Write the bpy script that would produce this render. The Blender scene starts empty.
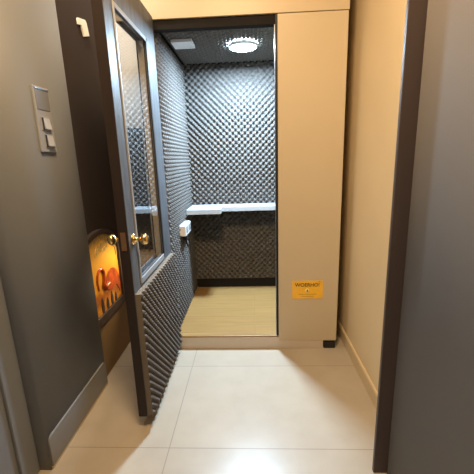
import bpy, bmesh, math, random
import numpy as np
from mathutils import Vector, Matrix
random.seed(4)
S = bpy.context.scene
COL = S.collection

# ---------------------------------------------------------------- materials
def mat(name, rgb, rough=0.5, spec=0.5, metal=0.0, noise=0.0, nscale=20.0, bump=0.0, bscale=60.0, coat=0.0, stretch=None):
    m = bpy.data.materials.new(name); m.use_nodes = True
    nt = m.node_tree; b = nt.nodes['Principled BSDF']
    b.inputs['Base Color'].default_value = (*rgb, 1)
    b.inputs['Roughness'].default_value = rough
    b.inputs['Specular IOR Level'].default_value = spec
    b.inputs['Metallic'].default_value = metal
    b.inputs['Coat Weight'].default_value = coat
    tc = nt.nodes.new('ShaderNodeTexCoord')
    src = tc.outputs['Object']
    if stretch:
        mp = nt.nodes.new('ShaderNodeMapping'); mp.inputs['Scale'].default_value = stretch
        nt.links.new(src, mp.inputs['Vector']); src = mp.outputs['Vector']
    if noise > 0:
        n = nt.nodes.new('ShaderNodeTexNoise'); n.inputs['Scale'].default_value = nscale; n.inputs['Detail'].default_value = 5
        nt.links.new(src, n.inputs['Vector'])
        r = nt.nodes.new('ShaderNodeValToRGB')
        r.color_ramp.elements[0].position = 0.3; r.color_ramp.elements[1].position = 0.7
        r.color_ramp.elements[0].color = (*[c*(1-noise) for c in rgb], 1)
        r.color_ramp.elements[1].color = (*[min(1, c*(1+noise)) for c in rgb], 1)
        nt.links.new(n.outputs['Fac'], r.inputs['Fac']); nt.links.new(r.outputs['Color'], b.inputs['Base Color'])
    if bump > 0:
        n2 = nt.nodes.new('ShaderNodeTexNoise'); n2.inputs['Scale'].default_value = bscale
        nt.links.new(src, n2.inputs['Vector'])
        bp = nt.nodes.new('ShaderNodeBump'); bp.inputs['Strength'].default_value = bump; bp.inputs['Distance'].default_value = 0.002
        nt.links.new(n2.outputs['Fac'], bp.inputs['Height']); nt.links.new(bp.outputs['Normal'], b.inputs['Normal'])
    return m

M = {}
M['beige'] = mat('beige_laminate', (0.53, 0.435, 0.295), 0.42, 0.4, noise=0.015, nscale=3)
M['wall'] = mat('cream_wall_paint', (0.70, 0.56, 0.35), 0.65, 0.3, noise=0.03, nscale=2.5, bump=0.08, bscale=120)
M['skirt'] = mat('cream_tile_skirting', (0.62, 0.49, 0.30), 0.5, 0.5, noise=0.03)
M['grey'] = mat('grey_laminate', (0.185, 0.192, 0.202), 0.45, 0.4, noise=0.02, nscale=3)
M['grey2'] = mat('grey_door_laminate', (0.165, 0.150, 0.138), 0.8, 0.15, noise=0.02, nscale=3)
M['grey_skirt'] = mat('grey_tile_skirting', (0.20, 0.192, 0.182), 0.33, 0.4, noise=0.03)
M['brown'] = mat('dark_brown_wood', (0.058, 0.040, 0.034), 0.5, 0.35, noise=0.12, nscale=14, stretch=(1, 1, 0.12))
M['brownwall'] = mat('brown_wall_paint', (0.05, 0.038, 0.033), 0.85, 0.08, noise=0.05, nscale=3)
M['lowwall'] = mat('tan_wall_dado', (0.23, 0.14, 0.06), 0.55, 0.3, noise=0.05, nscale=4)
M['white'] = mat('white_ceiling_paint', (0.8, 0.78, 0.74), 0.8, 0.2)
M['foam'] = mat('charcoal_acoustic_foam', (0.110, 0.099, 0.090), 0.95, 0.15, noise=0.12, nscale=90)
M['foamside'] = mat('cut_foam_edge', (0.17, 0.14, 0.11), 0.95, 0.1, noise=0.15, nscale=150)
M['lining'] = mat('black_lining_board', (0.018, 0.016, 0.015), 0.9, 0.08, noise=0.1)
M['doorface'] = mat('slate_wood_laminate', (0.085, 0.09, 0.10), 0.5, 0.45, noise=0.3, nscale=40, stretch=(1, 1, 0.15), bump=0.15)
M['dooredge'] = mat('dark_walnut_edge_band', (0.022, 0.014, 0.012), 0.5, 0.35, noise=0.15, nscale=20, stretch=(1, 1, 0.12))
M['bead'] = mat('pale_slate_bead', (0.30, 0.31, 0.32), 0.4, 0.5)
M['reveal'] = mat('pale_beige_timber', (0.62, 0.52, 0.40), 0.5, 0.4)
M['board'] = mat('dark_slate_board', (0.03, 0.032, 0.035), 0.5, 0.4)
M['gold'] = mat('polished_brass', (0.86, 0.60, 0.25), 0.16, 0.5, metal=1.0)
M['bronze'] = mat('bronze_plate', (0.30, 0.17, 0.09), 0.35, 0.5, metal=0.7)
M['steel'] = mat('brushed_steel', (0.40, 0.40, 0.40), 0.35, 0.5, metal=1.0)
M['plastic'] = mat('white_plastic', (0.82, 0.83, 0.84), 0.35, 0.5)
M['desk'] = mat('white_desk_laminate', (0.42, 0.44, 0.46), 0.35, 0.5)
M['black'] = mat('black_rubber', (0.012, 0.012, 0.013), 0.55, 0.4)
M['plinth'] = mat('pale_aluminium_plinth', (0.56, 0.48, 0.39), 0.5, 0.5, noise=0.02)
M['plate_dark'] = mat('grey_switch_blank', (0.20, 0.20, 0.205), 0.25, 0.5)
M['plate_light'] = mat('silver_switch_frame', (0.30, 0.30, 0.305), 0.3, 0.5)
M['rocker'] = mat('pale_grey_switch_rocker', (0.40, 0.40, 0.40), 0.3, 0.5)
M['cream'] = mat('cream_plastic_numeral', (0.86, 0.80, 0.68), 0.4, 0.4)
M['yellow'] = mat('yellow_notice_sheet', (0.85, 0.47, 0.035), 0.35, 0.5, noise=0.08, nscale=14)
M['ink'] = mat('black_print', (0.04, 0.025, 0.015), 0.5, 0.3)
M['inkfaint'] = mat('brown_fine_print', (0.42, 0.23, 0.03), 0.5, 0.3)
M['paleprint'] = mat('pale_yellow_print', (0.9, 0.66, 0.18), 0.5, 0.3)
M['red'] = mat('red_orange_paint', (0.52, 0.085, 0.012), 0.3, 0.5, noise=0.5, nscale=22)
M['goldpaint'] = mat('gold_leaf_paint', (0.78, 0.50, 0.14), 0.28, 0.5, metal=0.3, noise=0.35, nscale=40)

# floor tiles: pale vitrified tiles, thin dark joints
def tile_floor():
    m = bpy.data.materials.new('pale_vitrified_tile'); m.use_nodes = True
    nt = m.node_tree; b = nt.nodes['Principled BSDF']; b.inputs['Roughness'].default_value = 0.28
    tc = nt.nodes.new('ShaderNodeTexCoord'); mp = nt.nodes.new('ShaderNodeMapping')
    mp.inputs['Location'].default_value = (0.425, -0.025, 0)
    nt.links.new(tc.outputs['Object'], mp.inputs['Vector'])
    br = nt.nodes.new('ShaderNodeTexBrick'); br.offset = 0.0
    br.inputs['Scale'].default_value = 1.0; br.inputs['Brick Width'].default_value = 1.3; br.inputs['Row Height'].default_value = 0.65
    br.inputs['Mortar Size'].default_value = 0.0022; br.inputs['Mortar Smooth'].default_value = 0.3
    br.inputs['Color1'].default_value = (0.41, 0.357, 0.285, 1); br.inputs['Color2'].default_value = (0.425, 0.37, 0.295, 1)
    br.inputs['Mortar'].default_value = (0.24, 0.21, 0.17, 1)
    nt.links.new(mp.outputs['Vector'], br.inputs['Vector'])
    n = nt.nodes.new('ShaderNodeTexNoise'); n.inputs['Scale'].default_value = 7; n.inputs['Detail'].default_value = 8
    nt.links.new(tc.outputs['Object'], n.inputs['Vector'])
    r = nt.nodes.new('ShaderNodeValToRGB'); r.color_ramp.elements[0].position = 0.35; r.color_ramp.elements[1].position = 0.65
    r.color_ramp.elements[0].color = (0.93, 0.925, 0.91, 1); r.color_ramp.elements[1].color = (1, 1, 1, 1)
    nt.links.new(n.outputs['Fac'], r.inputs['Fac'])
    # a few dark specks of grit
    v = nt.nodes.new('ShaderNodeTexVoronoi'); v.inputs['Scale'].default_value = 4.3
    nt.links.new(tc.outputs['Object'], v.inputs['Vector'])
    lt = nt.nodes.new('ShaderNodeMath'); lt.operation = 'LESS_THAN'; lt.inputs[1].default_value = 0.028
    nt.links.new(v.outputs['Distance'], lt.inputs[0])
    mx = nt.nodes.new('ShaderNodeMix'); mx.data_type = 'RGBA'; mx.blend_type = 'MULTIPLY'; mx.inputs['Factor'].default_value = 1
    nt.links.new(br.outputs['Color'], mx.inputs['A']); nt.links.new(r.outputs['Color'], mx.inputs['B'])
    mx2 = nt.nodes.new('ShaderNodeMix'); mx2.data_type = 'RGBA'; mx2.inputs['B'].default_value = (0.42, 0.36, 0.30, 1)
    nt.links.new(lt.outputs[0], mx2.inputs['Factor']); nt.links.new(mx.outputs['Result'], mx2.inputs['A'])
    nt.links.new(mx2.outputs['Result'], b.inputs['Base Color'])
    return m
M['tile'] = tile_floor()

def wood_floor():
    m = bpy.data.materials.new('light_oak_vinyl'); m.use_nodes = True
    nt = m.node_tree; b = nt.nodes['Principled BSDF']; b.inputs['Roughness'].default_value = 0.4
    tc = nt.nodes.new('ShaderNodeTexCoord'); mp = nt.nodes.new('ShaderNodeMapping'); mp.inputs['Scale'].default_value = (1.2, 14, 1)
    nt.links.new(tc.outputs['Object'], mp.inputs['Vector'])
    n = nt.nodes.new('ShaderNodeTexNoise'); n.inputs['Scale'].default_value = 3.5; n.inputs['Detail'].default_value = 6; n.inputs['Distortion'].default_value = 0.4
    nt.links.new(mp.outputs['Vector'], n.inputs['Vector'])
    r = nt.nodes.new('ShaderNodeValToRGB'); r.color_ramp.elements[0].position = 0.3; r.color_ramp.elements[1].position = 0.7
    r.color_ramp.elements[0].color = (0.29, 0.165, 0.055, 1); r.color_ramp.elements[1].color = (0.36, 0.215, 0.078, 1)
    nt.links.new(n.outputs['Fac'], r.inputs['Fac'])
    br = nt.nodes.new('ShaderNodeTexBrick'); br.inputs['Scale'].default_value = 1; br.inputs['Brick Width'].default_value = 1.2
    br.inputs['Row Height'].default_value = 0.15; br.inputs['Mortar Size'].default_value = 0.0015
    br.inputs['Color1'].default_value = (1, 1, 1, 1); br.inputs['Color2'].default_value = (0.92, 0.92, 0.92, 1); br.inputs['Mortar'].default_value = (0.72, 0.7, 0.66, 1)
    nt.links.new(tc.outputs['Object'], br.inputs['Vector'])
    mx = nt.nodes.new('ShaderNodeMix'); mx.data_type = 'RGBA'; mx.blend_type = 'MULTIPLY'; mx.inputs['Factor'].default_value = 1
    nt.links.new(r.outputs['Color'], mx.inputs['A']); nt.links.new(br.outputs['Color'], mx.inputs['B'])
    nt.links.new(mx.outputs['Result'], b.inputs['Base Color'])
    return m
M['oak'] = wood_floor()

def glass():
    m = bpy.data.materials.new('reflective_window_glass'); m.use_nodes = True
    nt = m.node_tree; nt.nodes.clear()
    o = nt.nodes.new('ShaderNodeOutputMaterial'); t = nt.nodes.new('ShaderNodeBsdfTransparent'); g = nt.nodes.new('ShaderNodeBsdfGlossy')
    t.inputs['Color'].default_value = (0.9, 0.92, 0.94, 1)
    g.inputs['Roughness'].default_value = 0.02; g.inputs['Color'].default_value = (0.95, 0.97, 1, 1)
    f = nt.nodes.new('ShaderNodeFresnel'); f.inputs['IOR'].default_value = 3.0
    mx = nt.nodes.new('ShaderNodeMixShader')
    ge = nt.nodes.new('ShaderNodeNewGeometry'); iv = nt.nodes.new('ShaderNodeMath'); iv.operation = 'SUBTRACT'; iv.inputs[0].default_value = 1
    ml = nt.nodes.new('ShaderNodeMath'); ml.operation = 'MULTIPLY'
    nt.links.new(ge.outputs['Backfacing'], iv.inputs[1]); nt.links.new(iv.outputs[0], ml.inputs[0]); nt.links.new(f.outputs[0], ml.inputs[1])
    nt.links.new(ml.outputs[0], mx.inputs[0]); nt.links.new(t.outputs[0], mx.inputs[1]); nt.links.new(g.outputs[0], mx.inputs[2])
    nt.links.new(mx.outputs[0], o.inputs['Surface'])
    return m
M['glass'] = glass()

def emit(name, rgb, s):
    m = bpy.data.materials.new(name); m.use_nodes = True
    nt = m.node_tree; b = nt.nodes['Principled BSDF']
    b.inputs['Base Color'].default_value = (0.9, 0.9, 0.9, 1)
    b.inputs['Emission Color'].default_value = (*rgb, 1); b.inputs['Emission Strength'].default_value = s
    return m
M['led'] = emit('cool_white_led_diffuser', (0.55, 0.78, 1.0), 1200.0)

def art():
    m = bpy.data.materials.new('orange_gold_print'); m.use_nodes = True
    nt = m.node_tree; b = nt.nodes['Principled BSDF']; b.inputs['Roughness'].default_value = 0.28
    tc = nt.nodes.new('ShaderNodeTexCoord'); sp = nt.nodes.new('ShaderNodeSeparateXYZ')
    nt.links.new(tc.outputs['Object'], sp.inputs[0])
    n = nt.nodes.new('ShaderNodeTexNoise'); n.inputs['Scale'].default_value = 9; n.inputs['Detail'].default_value = 4; n.inputs['Distortion'].default_value = 1.2
    nt.links.new(tc.outputs['Object'], n.inputs['Vector'])
    a = nt.nodes.new('ShaderNodeMath'); a.operation = 'MULTIPLY_ADD'; a.inputs[1].default_value = 0.22
    nt.links.new(n.outputs['Fac'], a.inputs[0]); nt.links.new(sp.outputs['Z'], a.inputs[2])
    mr = nt.nodes.new('ShaderNodeMapRange'); mr.inputs['From Min'].default_value = 0.08; mr.inputs['From Max'].default_value = 0.62
    nt.links.new(a.outputs[0], mr.inputs['Value'])
    r = nt.nodes.new('ShaderNodeValToRGB'); cr = r.color_ramp
    cr.elements[0].position = 0.0; cr.elements[0].color = (0.42, 0.12, 0.012, 1)
    cr.elements[1].position = 1.0; cr.elements[1].color = (0.88, 0.52, 0.09, 1)
    for p, c in ((0.15, (0.75, 0.33, 0.03)), (0.28, (0.36, 0.09, 0.012)), (0.42, (0.80, 0.36, 0.03)), (0.6, (0.9, 0.44, 0.04))):
        e = cr.elements.new(p); e.color = (*c, 1)
    nt.links.new(mr.outputs['Result'], r.inputs['Fac']); nt.links.new(r.outputs['Color'], b.inputs['Base Color'])
    return m
M['art'] = art()

# ---------------------------------------------------------------- mesh helpers
class MB:
    def __init__(s): s.bm = bmesh.new()
    def box(s, x0, x1, y0, y1, z0, z1, bevel=0.0, seg=2):
        t = bmesh.new(); bmesh.ops.create_cube(t, size=1)
        for v in t.verts:
            v.co = Vector(((x0+x1)/2+v.co.x*(x1-x0), (y0+y1)/2+v.co.y*(y1-y0), (z0+z1)/2+v.co.z*(z1-z0)))
        if bevel: bmesh.ops.bevel(t, geom=t.edges[:], offset=bevel, segments=seg, affect='EDGES', profile=0.5)
        return s.add(t)
    def add(s, t):
        me = bpy.data.meshes.new('t'); t.to_mesh(me); t.free(); s.bm.from_mesh(me); bpy.data.meshes.remove(me); return s
    def prism(s, pts, axis, a, b, bevel=0.0):
        # outline pts in the other two axes, extruded from a to b along axis
        t = bmesh.new()
        def mk(p, w):
            c = list(p); c.insert(axis, w); return Vector(c)
        f = t.faces.new([t.verts.new(mk(p, a)) for p in pts])
        r = bmesh.ops.extrude_face_region(t, geom=[f])
        d = Vector((0, 0, 0)); d[axis] = b-a
        for g in r['geom']:
            if isinstance(g, bmesh.types.BMVert): g.co += d
        bmesh.ops.recalc_face_normals(t, faces=t.faces[:])
        if bevel: bmesh.ops.bevel(t, geom=t.edges[:], offset=bevel, segments=2, affect='EDGES', profile=0.5)
        return s.add(t)
    def lathe(s, prof, origin, axis, n=32):
        # prof: (radius, distance along axis)
        t = bmesh.new(); ax = Vector(axis).normalized(); u = ax.orthogonal().normalized(); w = ax.cross(u)
        o = Vector(origin); rings = []
        for r, d in prof:
            if r < 1e-6: rings.append([t.verts.new(o+ax*d)])
            else: rings.append([t.verts.new(o+ax*d+(u*math.cos(2*math.pi*k/n)+w*math.sin(2*math.pi*k/n))*r) for k in range(n)])
        for A, B in zip(rings, rings[1:]):
            for k in range(n):
                k2 = (k+1) % n
                if len(A) == 1 and len(B) == 1: continue
                if len(A) == 1: t.faces.new((A[0], B[k], B[k2]))
                elif len(B) == 1: t.faces.new((A[k], A[k2], B[0]))
                else: t.faces.new((A[k], A[k2], B[k2], B[k]))
        bmesh.ops.recalc_face_normals(t, faces=t.faces[:])
        for f in t.faces: f.smooth = True
        return s.add(t)
    def tube(s, pts, r, n=8):
        t = bmesh.new(); P = [Vector(p) for p in pts]; rings = []
        rad = r if isinstance(r, (list, tuple)) else [r]*len(P)
        for i, p in enumerate(P):
            d = (P[min(i+1, len(P)-1)]-P[max(i-1, 0)]).normalized()
            u = d.cross(Vector((0.3, 0.2, 0.93))).normalized(); w = d.cross(u)
            rings.append([t.verts.new(p+(u*math.cos(2*math.pi*k/n)+w*math.sin(2*math.pi*k/n))*rad[i]) for k in range(n)])
        for A, B in zip(rings, rings[1:]):
            for k in range(n): t.faces.new((A[k], A[(k+1) % n], B[(k+1) % n], B[k]))
        t.faces.new(rings[0]); t.faces.new(rings[-1][::-1])
        bmesh.ops.recalc_face_normals(t, faces=t.faces[:])
        for f in t.faces: f.smooth = True
        return s.add(t)
    def build(s, name, m, parent=None):
        me = bpy.data.meshes.new(name); s.bm.to_mesh(me); s.bm.free(); me.materials.append(m)
        return link(name, me, parent)

def link(name, me, parent=None):
    o = bpy.data.objects.new(name, me); COL.objects.link(o)
    if parent:
        w = wpos(parent); o.parent = parent
        me.transform(Matrix.Translation(-w))
    return o
def wpos(o):
    v = Vector((0, 0, 0))
    while o: v += o.location; o = o.parent
    return v
def thing(name, loc, label, cat, group=None):
    o = bpy.data.objects.new(name, None); COL.objects.link(o); o.location = loc
    o.empty_display_size = 0.1
    o['label'] = label; o['category'] = cat
    if group: o['group'] = group
    return o
def struct(o): o['kind'] = 'structure'; return o

def foam_mesh(o, u, v, n, w, h, P=0.054, amp=0.017, base=0.025, step=8, clip=None):
    # egg-crate foam: grid of bumps on a slab; o is the corner on the wall, u,v in-plane, n towards the room
    o, u, v, n = (np.array(a, float) for a in (o, u, v, n))
    nu = max(2, int(round(w/P*step)))+1; nv = max(2, int(round(h/P*step)))+1
    U, V = np.meshgrid(np.linspace(0, w, nu), np.linspace(0, h, nv), indexing='ij')
    a = 2*math.pi/P
    f = np.sin(a*U)*np.sin(a*V)
    H = base+amp*f
    top = o+U[..., None]*u+V[..., None]*v+H[..., None]*n
    verts = top.reshape(-1, 3).tolist()
    idx = np.arange(nu*nv).reshape(nu, nv)
    A, B, C, D = idx[:-1, :-1].ravel(), idx[1:, :-1].ravel(), idx[1:, 1:].ravel(), idx[:-1, 1:].ravel()
    flip = np.dot(np.cross(u, v), n) < 0
    faces = (np.stack([A, D, C, B], 1) if flip else np.stack([A, B, C, D], 1)).tolist()
    ntop = len(faces)
    rim = list(idx[:, 0])+list(idx[-1, 1:])+list(idx[-2::-1, -1])+list(idx[0, -2:0:-1])
    k0 = len(verts)
    for r in rim:
        i, j = divmod(int(r), nv); verts.append((o+U[i, j]*u+V[i, j]*v).tolist())
    L = len(rim)
    for k in range(L):
        q = [int(rim[k]), k0+k, k0+(k+1) % L, int(rim[(k+1) % L])]
        faces.append(q[::-1] if flip else q)
    back = [k0+k for k in range(L)]
    faces.append(back if flip else back[::-1])
    me = bpy.data.meshes.new('foam'); me.from_pydata(verts, [], faces); me.update()
    for i, p in enumerate(me.polygons):
        p.use_smooth = i < ntop
        if i >= ntop: p.material_index = 1
    me.materials.append(M['foam']); me.materials.append(M['foamside'])
    return me
def foam(name, parent, *a, **k):
    me = foam_mesh(*a, **k); me.name = name
    return link(name, me, parent)

def text(name, s, size, origin, m, parent, bold=0.0, depth=0.0006):
    # lettering standing in the XZ plane, facing -Y, centred on origin
    c = bpy.data.curves.new('txt', 'FONT'); c.body = s; c.size = size; c.align_x = 'CENTER'; c.align_y = 'CENTER'; c.extrude = depth; c.offset = bold
    o = bpy.data.objects.new('txt', c); COL.objects.link(o)
    bpy.context.view_layer.update()
    me = bpy.data.meshes.new_from_object(o.evaluated_get(bpy.context.evaluated_depsgraph_get()))
    bpy.data.objects.remove(o); bpy.data.curves.remove(c)
    me.transform(Matrix.Translation(origin) @ Matrix.Rotation(math.pi/2, 4, 'X'))
    me.materials.clear(); me.materials.append(m)
    return link(name, me, parent)

# ---------------------------------------------------------------- the setting
struct(MB().box(-2.2, 2.0, -2.6, 4.0, -0.10, 0.0).build('floor', M['tile']))
struct(MB().box(-2.2, 2.0, -2.6, 4.0, 2.90, 3.0).build('ceiling', M['white']))
struct(MB().box(-1.4, 0.9, 3.7, 3.82, 0, 2.9).build('wall_back', M['wall']))
# corridor walls
struct(MB().box(0.655, 0.80, 1.22, 3.7, 0, 2.9).build('wall_right', M['wall']))
struct(MB().prism([(0.655, 0), (0.643, 0), (0.643, 0.082), (0.648, 0.09), (0.655, 0.09)], 1, 1.225, 3.7).build('baseboard_right', M['skirt']))
struct(MB().box(-1.12, -0.972, 1.836, 3.7, 0, 2.9).build('wall_far_left', M['brownwall']))
struct(MB().box(-0.972, -0.628, 2.42, 2.50, 0, 2.9).build('wall_far_back', M['white']))
struct(MB().box(-0.972, -0.962, 1.837, 2.42, 0, 0.36).build('trim_1', M['lowwall']))

# grey wall slab on the left with a rounded far end
def slab(x_face, x_back, y0, y1, r, z0, z1):
    pts = [(x_back, y0), (x_face, y0)]
    s = 1 if x_face > x_back else -1
    for k in range(9):
        a = k/8*math.pi/2
        pts.append((x_face-s*r+s*r*math.cos(a), y1-r+r*math.sin(a)))
    pts.append((x_back, y1))
    mb = MB(); mb.prism(pts, 2, z0, z1)
    for f in mb.bm.faces:
        f.smooth = abs(f.normal.z) < 0.5
    return mb
w = slab(-0.934, -1.10, 1.20, 1.835, 0.035, 0, 2.9).build('wall_left', M['grey']); struct(w)
sk = MB()
pts = [(1.235, 0.016), (1.70, 0.016)]
for k in range(7):
    a = k/6*math.pi/2
    pts.append((1.735+0.02*math.sin(a)-0.0, 0.145+0.02*math.cos(a)) if False else (1.795-0.03+0.03*math.cos(a), 0.135+0.03*math.sin(a)))
for k in range(7):
    a = k/6*math.pi/2
    pts.append((1.235-0.03*math.sin(a)+0.0, 0.135+0.03*math.cos(a)))
pts[0] = (1.205, 0.016); pts[1] = (1.795, 0.016)
sk.prism(pts, 0, -0.934, -0.924, bevel=0.002)
struct(sk.build('baseboard_left', M['grey_skirt']))
struct(MB().box(-0.934, -0.927, 1.205, 1.80, 0, 0.015).build('trim_2', M['skirt']))
# near part of the opening, either side of the camera
struct(MB().box(-1.12, -1.0, -2.4, 1.199, 0, 2.9).box(-1.0, -0.985, 1.10, 1.199, 0, 2.9, 0.004).build('wall_near_left', M['grey']))
w = slab(0.552, 0.74, -2.4, 1.203, 0.012, 0, 2.9).build('wall_near_right', M['grey2']); struct(w)
struct(MB().box(0.499, 0.655, 1.205, 1.222, 0.0, 2.9, 0.002).build('trim_3', M['brown']))
struct(MB().box(-1.12, 0.74, -2.52, -2.4, 0, 2.9).build('wall_front', M['white']))

# ---------------------------------------------------------------- acoustic booth
YF = 2.184; XL, XR = -0.60, 0.574; YB = 3.16; ZT = 2.42
booth = thing('acoustic_booth', (0.0, 2.65, 0.0), 'tall beige laminate acoustic phone booth with its foam-lined door standing open', 'booth')
MB().box(0.168, XR, YF, YF+0.045, 0.062, 2.149, 0.002).build('front_panel', M['beige'], booth)
MB().box(XL-0.05, XR+0.004, YF-0.001, YF+0.06, 2.153, ZT, 0.002).build('header_panel', M['beige'], booth)
MB().box(XL, 0.484, YF+0.002, YF+0.06, 0.0, 0.088, 0.002).build('plinth', M['plinth'], booth)
MB().box(0.49, 0.568, YF+0.001, YF+0.08, 0.0, 0.05, 0.003).build('foot', M['black'], booth)
MB().box(XR-0.025, XR, YF+0.047, YB+0.03, 0.062, ZT-0.01, 0.002).build('side_panel', M['beige'], booth)
MB().box(XL-0.025, XL, YF+0.0, YB+0.03, 0.062, 2.15, 0.002).build('side_panel', M['beige'], booth)
MB().box(XL, XR-0.026, YB, YB+0.028, 0.062, 2.30).build('back_panel', M['lining'], booth)
MB().box(XL, XR-0.026, YF+0.062, YB-0.001, 2.165, 2.20).build('roof_panel', M['lining'], booth)
MB().box(XL+0.001, XR-0.026, YF+0.062, YB-0.001, 0.05, 0.10).build('booth_floor', M['oak'], booth)
MB().box(XL+0.001, 0.165, YF+0.005, YF+0.061, 0.0885, 0.101, 0.003).build('threshold', M['oak'], booth)
# frame rebate: dark band under the header and the gasket up the right edge
MB().box(XL, 0.166, YF+0.012, YF+0.06, 2.10, 2.152, 0.002).build('head_jamb', M['lining'], booth)
g = MB().box(0.155, 0.1675, YF+0.004, YF+0.044, 0.102, 2.152, 0.002).build('gasket', M['black'], booth)
MB().box(0.1505, 0.1545, YF+0.015, YF+0.03, 0.102, 2.10, 0.001).build('edge_strip', M['steel'], booth)
# foam lining
e = 0.001
foam('wall_foam', booth, (XL+0.02, YB, 0.19), (1, 0, 0), (0, 0, 1), (0, -1, 0), 1.1, 1.95)
foam('wall_foam', booth, (XL, YF+0.062, 0.105), (0, 1, 0), (0, 0, 1), (1, 0, 0), YB-YF-0.062, 2.03)
foam('wall_foam', booth, (XR-0.027, YF+0.062, 0.105), (0, 1, 0), (0, 0, 1), (-1, 0, 0), YB-YF-0.062, 2.03, step=6)
foam('ceiling_foam', booth, (XL+0.04, YF+0.064, 2.165), (1, 0, 0), (0, 1, 0), (0, 0, -1), 1.06, 0.88, amp=0.011, base=0.018)
MB().box(XL+0.04, XR-0.06, YB-0.02, YB-0.001, 0.1005, 0.188, 0.002).build('skirting_strip', M['lining'], booth)

# booth door, opened square to the front: thing > door > glass, knob ...
X0, X1 = -0.606, -0.560; YA, YZ = 1.447, 2.180; ZB, ZD = 0.07, 2.163
GY0, GY1, GZ0, GZ1 = 1.548, 1.992, 0.770, 1.985
# rail and stiles: outline with window opening
door = MB()
door.box(X0+0.001, X1, YA+0.002, GY0, ZB, ZD).box(X0+0.001, X1, GY1, YZ, ZB, ZD).box(X0+0.001, X1, GY0, GY1, ZB, GZ0).box(X0+0.001, X1, GY0, GY1, GZ1, ZD)
door = door.build('door', M['doorface'], booth); door['label'] = 'slate grey booth door with window, swung open towards the corridor'
MB().box(X0, X1-0.002, YA-0.001, YA+0.0018, ZB, ZD).build('edge_band', M['dooredge'], door)
bd = MB(); sl = MB()
for xa, xb in ((X1-0.001, X1+0.006), (X0-0.006, X0+0.001)):
    bd.box(xa, xb, GY0-0.006, GY0+0.006, GZ0-0.012, GZ1+0.012, 0.002)
    bd.box(xa, xb, GY0+0.006, GY1-0.008, GZ0-0.014, GZ0+0.016, 0.002).box(xa, xb, GY0+0.006, GY1-0.008, GZ1-0.008, GZ1+0.012, 0.002)
    sl.box(xa, xb, GY1-0.008, GY1+0.012, GZ0-0.012, GZ1+0.012, 0.002)
bd.build('glazing_bead', M['bead'], door)
MB().box(X0+0.002, -0.572, GY1-0.010, GY1-0.0005, GZ0+0.001, GZ1-0.001, 0.001).build('reveal_strip', M['reveal'], door)
sl.build('glass_seal', M['black'], door)
MB().box(-0.570, -0.565, GY0, GY1, GZ0, GZ1).build('window_glass', M['glass'], door)
foam('door_foam', door, (X1, YA+0.004, ZB+0.004), (0, 1, 0), (0, 0, 1), (1, 0, 0), YZ-YA-0.03, 0.665, P=0.043, base=0.026, amp=0.014, step=8)
kp = [(0, -0.001), (0.027, -0.001), (0.027, 0.004), (0.022, 0.009), (0.011, 0.012), (0.0095, 0.030), (0.013, 0.037), (0.023, 0.044), (0.0265, 0.054), (0.024, 0.064), (0.015, 0.071), (0, 0.073)]
MB().lathe(kp, (X1, 1.502, 0.995), (1, 0, 0)).build('door_knob', M['gold'], door)
MB().lathe(kp, (X0, 1.502, 0.995), (-1, 0, 0)).build('door_knob', M['gold'], door)
lp = MB().box(X0+0.010, X1-0.012, YA-0.0035, YA-0.001, 0.955, 1.04, 0.001).build('latch_plate', M['bronze'], door)
for z in (0.3, 1.1, 1.95):
    MB().lathe([(0, -0.05), (0.007, -0.05), (0.007, 0.05), (0, 0.05)], (X0-0.006, YZ-0.004, z), (0, 0, 1), 12).build('hinge', M['steel'], door)

# ---------------------------------------------------------------- things in and on the booth
desk_label = ('white wall-mounted booth desk with a deeper left end, against the dark foam', 'desk')
dz0, dz1 = 0.890, 0.932
pts = [(-0.562, 2.80), (-0.27, 2.80), (-0.265, 2.805), (-0.265, 2.935), (0.505, 2.935), (0.505, 3.122), (-0.562, 3.122)]
desk = MB().prism(pts, 2, dz0, dz1, bevel=0.003).build('booth_desk', M['desk']); desk['label'], desk['category'] = desk_label

lamp = thing('ceiling_light', (-0.043, 2.66, 2.14), 'round cool white LED light glowing in the booth ceiling', 'light')
MB().lathe([(0.092, 0.010), (0.102, 0.010), (0.104, 0.004), (0.102, -0.012), (0.092, -0.012), (0.092, 0.010)], (-0.043, 2.66, 2.128), (0, 0, 1), 48).build('lamp_rim', M['plastic'], lamp)
MB().lathe([(0, -0.008), (0.0915, -0.008), (0.0915, 0.004), (0, 0.004)], (-0.043, 2.66, 2.128), (0, 0, 1), 48).build('diffuser', M['led'], lamp)

vent = thing('ceiling_vent', (-0.455, 2.575, 2.14), 'small white square ventilation grille in the booth ceiling beside the lamp', 'vent')
vx0, vx1, vy0, vy1 = -0.53, -0.385, 2.495, 2.64
f = MB()
f.box(vx0, vx1, vy0, vy0+0.016, 2.122, 2.142, 0.002).box(vx0, vx1, vy1-0.016, vy1, 2.122, 2.142, 0.002)
f.box(vx0, vx0+0.016, vy0+0.016, vy1-0.016, 2.122, 2.142, 0.002).box(vx1-0.016, vx1, vy0+0.016, vy1-0.016, 2.122, 2.142, 0.002)
f.build('vent_frame', M['plastic'], vent)
f = MB()
for k in range(7):
    y = vy0+0.024+k*0.016
    f.box(vx0+0.016, vx1-0.016, y-0.006, y+0.006, 2.126, 2.1285)
f.build('vent_slats', M['plastic'], vent)

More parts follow.
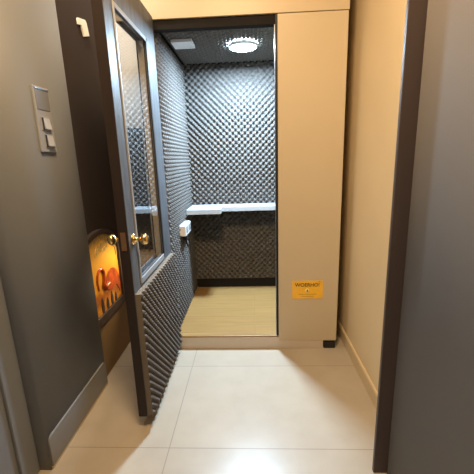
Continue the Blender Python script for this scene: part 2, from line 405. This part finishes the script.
sock = thing('power_socket', (-0.56, 2.62, 0.80), 'white power socket box on the foam wall beside the desk end', 'socket')
MB().box(-0.572, -0.520, 2.53, 2.74, 0.765, 0.852, 0.006).build('socket_box', M['plastic'], sock)
for y in (2.585, 2.685):
    MB().box(-0.5215, -0.5175, y-0.03, y+0.03, 0.785, 0.835, 0.0015).build('outlet', M['plate_light'], sock)
plug = thing('power_plug', (-0.535, 2.60, 0.755), 'small black plug with a short cord hanging under the white socket box', 'plug')
MB().box(-0.556, -0.522, 2.565, 2.610, 0.722, 0.7645, 0.006).build('plug_body', M['black'], plug)
MB().tube([(-0.536, 2.588, 0.728), (-0.532, 2.592, 0.70), (-0.528, 2.605, 0.675), (-0.530, 2.625, 0.66), (-0.537, 2.64, 0.672)], 0.0055).build('cord', M['black'], plug)

sg = thing('notice_sign', (0.3655, YF-0.002, 0.452), 'yellow printed notice stuck low on the beige booth panel', 'sign')
sx0, sx1, sz0, sz1 = 0.261, 0.470, 0.386, 0.517
MB().box(sx0, sx1, YF-0.0025, YF-0.0002, sz0, sz1, 0.0006).build('notice_sheet', M['yellow'], sg)
yt = YF-0.0032
text('headline', 'WOERHO!', 0.035, (0.364, yt, 0.4855), M['ink'], sg, bold=0.0003)
MB().lathe([(0, -0.0006), (0.0155, -0.0006), (0.0155, 0.0006), (0, 0.0006)], (0.3645, yt+0.0002, 0.4435), (0, 1, 0), 24).build('symbol_disc', M['paleprint'], sg)
MB().prism([(0.3625, 0.4545), (0.3685, 0.4525), (0.366, 0.4445), (0.370, 0.4435), (0.3615, 0.4325), (0.3635, 0.4415), (0.3595, 0.4425)], 1, yt-0.0014, yt-0.0006).build('symbol', M['ink'], sg)
rng = random.Random(2)
for z, x0, x1 in ((0.4185, 0.308, 0.428), (0.4035, 0.325, 0.408)):
    f = MB(); x = x0
    while x < x1:
        ww = rng.uniform(0.005, 0.013); f.box(x, min(x+ww, x1), yt-0.0003, yt+0.0007, z-0.0022, z+0.0022); x += ww+0.003
    f.build('fine_print', M['inkfaint'], sg)
MB().box(0.440, 0.452, yt-0.0003, yt+0.0007, 0.506, 0.511).build('corner_mark', M['inkfaint'], sg)

# ---------------------------------------------------------------- left wall things
xw = -0.934
sw = thing('switch_plate', (xw, 1.555, 1.545), 'tall grey wall switch plate with two rocker switches on the grey wall', 'switch')
py0, py1, pz0, pz1 = 1.497, 1.612, 1.402, 1.682
MB().box(xw, xw+0.012, py0, py1, pz0, pz1, 0.004).build('plate_frame', M['plate_light'], sw)
MB().box(xw+0.010, xw+0.0145, py0+0.008, py1-0.008, 1.583, pz1-0.008, 0.002).build('blank_module', M['plate_dark'], sw)
MB().box(xw+0.0115, xw+0.0165, py0+0.006, py1-0.006, 1.668, 1.677, 0.002).build('top_strip', M['steel'], sw)
for zc, yc in ((1.525, 1.553), (1.452, 1.560)):
    r = MB().box(xw+0.010, xw+0.0155, yc-0.033, yc+0.033, zc-0.030, zc+0.030, 0.002).build('switch_bezel', M['plate_light'], sw)
    t = bmesh.new()
    pr = [(xw+0.0155, zc-0.024), (xw+0.026, zc-0.024), (xw+0.018, zc+0.024), (xw+0.0155, zc+0.024)]
    mb = MB(); mb.prism([(p[0], p[1]) for p in pr], 1, yc-0.022, yc+0.024, bevel=0.0015)
    mb.build('rocker', M['rocker'], r)
    MB().box(xw+0.0152, xw+0.019, yc-0.031, yc-0.023, zc-0.026, zc+0.026).build('rocker_gap', M['black'], r)

xn = -0.972
nm = MB()
# numeral 1: short flag at upper left, straight stem
nm.prism([(2.090, 2.146), (2.100, 2.152), (2.185, 2.170), (2.200, 2.160), (2.218, 2.094), (2.148, 2.070), (2.130, 2.124), (2.092, 2.116)], 0, xn, xn+0.010, bevel=0.0015)
nm = nm.build('number_sign', M['cream']); nm['label'] = 'cream raised numeral 1 high on the dark brown left wall'; nm['category'] = 'number'

pic = thing('framed_picture', (xn, 2.03, 0.40), 'orange and gold printed picture with rounded top and dark wood frame, low on left wall', 'picture')
def arch(y0, y1, zb, zs, zt, n=24):
    P = [(y0, zb), (y1, zb)]; c = (y0+y1)/2; a = (y1-y0)/2
    for k in range(n+1):
        t = k/n*math.pi; P.append((c+a*math.cos(t), zs+(zt-zs)*math.sin(t)**0.85))
    return P
outer = arch(1.68, 2.262, 0.36, 0.72, 0.945); inner = arch(1.71, 2.235, 0.415, 0.72, 0.915)
t = bmesh.new()
def ring(P, x): return [t.verts.new((x, p[0], p[1])) for p in P]
o0, o1, i0, i1 = ring(outer, xn+0.0005), ring(outer, xn+0.028), ring(inner, xn+0.0005), ring(inner, xn+0.028)
n_ = len(outer)
for k in range(n_):
    j = (k+1) % n_
    t.faces.new((o1[k], o1[j], i1[j], i1[k])); t.faces.new((o0[k], o0[j], o1[j], o1[k])); t.faces.new((i0[k], i0[j], i1[j], i1[k])); t.faces.new((o0[k], o0[j], i0[j], i0[k]))
bmesh.ops.remove_doubles(t, verts=t.verts[:], dist=1e-6)
bmesh.ops.recalc_face_normals(t, faces=t.faces[:])
mb = MB(); mb.add(t); mb.build('picture_frame', M['brown'], pic)
mb = MB(); mb.prism([(p[0], p[1]) for p in arch(1.711, 2.234, 0.416, 0.72, 0.914)], 0, xn+0.004, xn+0.014); mb.build('print', M['art'], pic)
# painted bird: curved neck and plumed body, gold sprigs under the arch
mb = MB()
N = [(1.905, .575), (1.895, .635), (1.915, .685), (1.955, .700), (1.985, .675), (1.985, .630), (1.975, .595), (2.00, .565), (2.05, .57)]
def smooth(P, n=6):
    out = []
    for i in range(len(P)-1):
        p0 = P[max(i-1, 0)]; p1 = P[i]; p2 = P[i+1]; p3 = P[min(i+2, len(P)-1)]
        for k in range(n):
            t = k/n
            out.append(tuple(0.5*((2*b)+(-a+c)*t+(2*a-5*b+4*c-d)*t*t+(-a+3*b-3*c+d)*t**3) for a, b, c, d in zip(p0, p1, p2, p3)))
    out.append(P[-1]); return out
q = smooth(N); mb.tube([(xn+0.014, y, z) for y, z in q], [0.007+0.013*k/len(q) for k in range(len(q))])
B = smooth([(1.995, .555), (2.02, .620), (2.07, .655), (2.13, .655), (2.18, .625), (2.215, .565), (2.222, .50), (2.205, .455), (2.185, .49), (2.15, .525), (2.09, .52), (2.035, .53)], 4)
mb.prism(B, 0, xn+0.0135, xn+0.0185, bevel=0.002)
mb.build('painted_bird', M['red'], pic)
mb = MB()
for k, (y, z, a, l) in enumerate(((1.99, .84, .5, .09), (2.06, .85, .25, .10), (2.12, .85, -.1, .09), (1.93, .82, .8, .08), (2.16, .82, -.5, .08), (2.04, .81, .1, .10))):
    P = []
    for s in range(16):
        th = s/16*2*math.pi; rr = (l/2*math.cos(th), 0.014*math.sin(th)*(1+0.4*math.cos(th)))
        P.append((y+rr[0]*math.cos(a)-rr[1]*math.sin(a), z+rr[0]*math.sin(a)+rr[1]*math.cos(a)))
    mb.prism(P, 0, xn+0.0135, xn+0.019, bevel=0.001)
mb.build('gold_leaf_motif', M['goldpaint'], pic)
P0 = arch(1.72, 2.228, 0.42, 0.72, 0.908)[2:]; P1 = arch(1.75, 2.205, 0.42, 0.72, 0.878)[2:]
mb = MB(); mb.prism(P0+P1[::-1], 0, xn+0.0135, xn+0.0175); mb.build('gold_border', M['goldpaint'], pic)
for k, (y, h_) in enumerate(((1.93, .10), (2.00, .075), (2.07, .09), (2.13, .06))):
    MB().prism(smooth([(y-.012, .418), (y-.016, .418+h_*.5), (y, .418+h_), (y+.016, .418+h_*.55), (y+.012, .418)], 4), 0, xn+0.0135, xn+0.017).build('painted_reed', M['brown'], pic)


nb = MB().box(-0.966, -0.755, 2.405, 2.4195, 0.70, 1.575, 0.003).build('wall_board', M['board'])
nb['label'] = 'dark rectangular board on the pale wall, seen through the glass of the booth door'; nb['category'] = 'board'

# ---------------------------------------------------------------- lights
def area(name, loc, target, size, power, rgb, shape='DISK', size_y=None):
    l = bpy.data.lights.new(name, 'AREA'); l.energy = power; l.color = rgb; l.shape = shape; l.size = size
    if size_y: l.size_y = size_y
    o = bpy.data.objects.new(name, l); COL.objects.link(o); o.location = loc
    d = Vector(target)-Vector(loc); o.rotation_euler = d.to_track_quat('-Z', 'Y').to_euler()
    return o
area('corridor_ceiling_lamp', (-0.1, 0.75, 2.86), (-0.1, 1.15, 0), 0.5, 55, (1.0, 0.69, 0.38))
area('near_right_fill', (-0.96, -0.5, 1.25), (0.6, -0.2, 1.2), 1.0, 17, (1.0, 0.95, 0.88), 'RECTANGLE', 1.3).data.spread = math.radians(125)  # added neutral fill for the near right wall; no window is modelled here
l = bpy.data.lights.new('picture_fill_spot', 'SPOT'); l.energy = 17; l.color = (1.0, 0.78, 0.48); l.spot_size = math.radians(62); l.spot_blend = 0.8; l.shadow_soft_size = 0.04  # unseen spot without fixture, added to brighten the orange picture
o = bpy.data.objects.new('picture_fill_spot', l); COL.objects.link(o); o.location = (-0.66, 2.39, 0.85)
o.rotation_euler = (Vector((-0.965, 2.02, 0.58))-Vector(o.location)).to_track_quat('-Z', 'Y').to_euler()
area('alley_end_fill', (-0.86, 1.87, 2.84), (-0.79, 2.42, 1.8), 0.1, 6, (1.0, 0.90, 0.78)).data.spread = math.radians(120)  # added fill to lift the end wall behind the door glass, no fixture
wd = bpy.data.worlds.new('World'); S.world = wd; wd.use_nodes = True
wd.node_tree.nodes['Background'].inputs['Color'].default_value = (0.9, 0.93, 1, 1)
wd.node_tree.nodes['Background'].inputs['Strength'].default_value = 0.08

# ---------------------------------------------------------------- camera
f_px, tilt, yaw, roll = 335.73, 0.231699, -0.0492179, -0.032986
cy, sy = math.cos(yaw), math.sin(yaw)
F = Vector((sy*math.cos(tilt), cy*math.cos(tilt), -math.sin(tilt))); rt = Vector((cy, -sy, 0)); up = rt.cross(F)
R = rt*math.cos(roll)+up*math.sin(roll); U = -rt*math.sin(roll)+up*math.cos(roll)
cam = bpy.data.cameras.new('camera'); co = bpy.data.objects.new('camera', cam); COL.objects.link(co)
cam.sensor_fit = 'HORIZONTAL'; cam.sensor_width = 36; cam.lens = 36*f_px/474; cam.clip_start = 0.02
m4 = Matrix.Identity(4)
for i in range(3):
    m4[i][0] = R[i]; m4[i][1] = U[i]; m4[i][2] = -F[i]
m4[0][3], m4[1][3], m4[2][3] = 0, 0, 1.35
co.matrix_world = m4
S.camera = co
S.view_settings.view_transform = 'Standard'; S.view_settings.look = 'None'; S.view_settings.gamma = 1.0
S.view_settings.use_curve_mapping = False; S.view_settings.exposure = 0.15
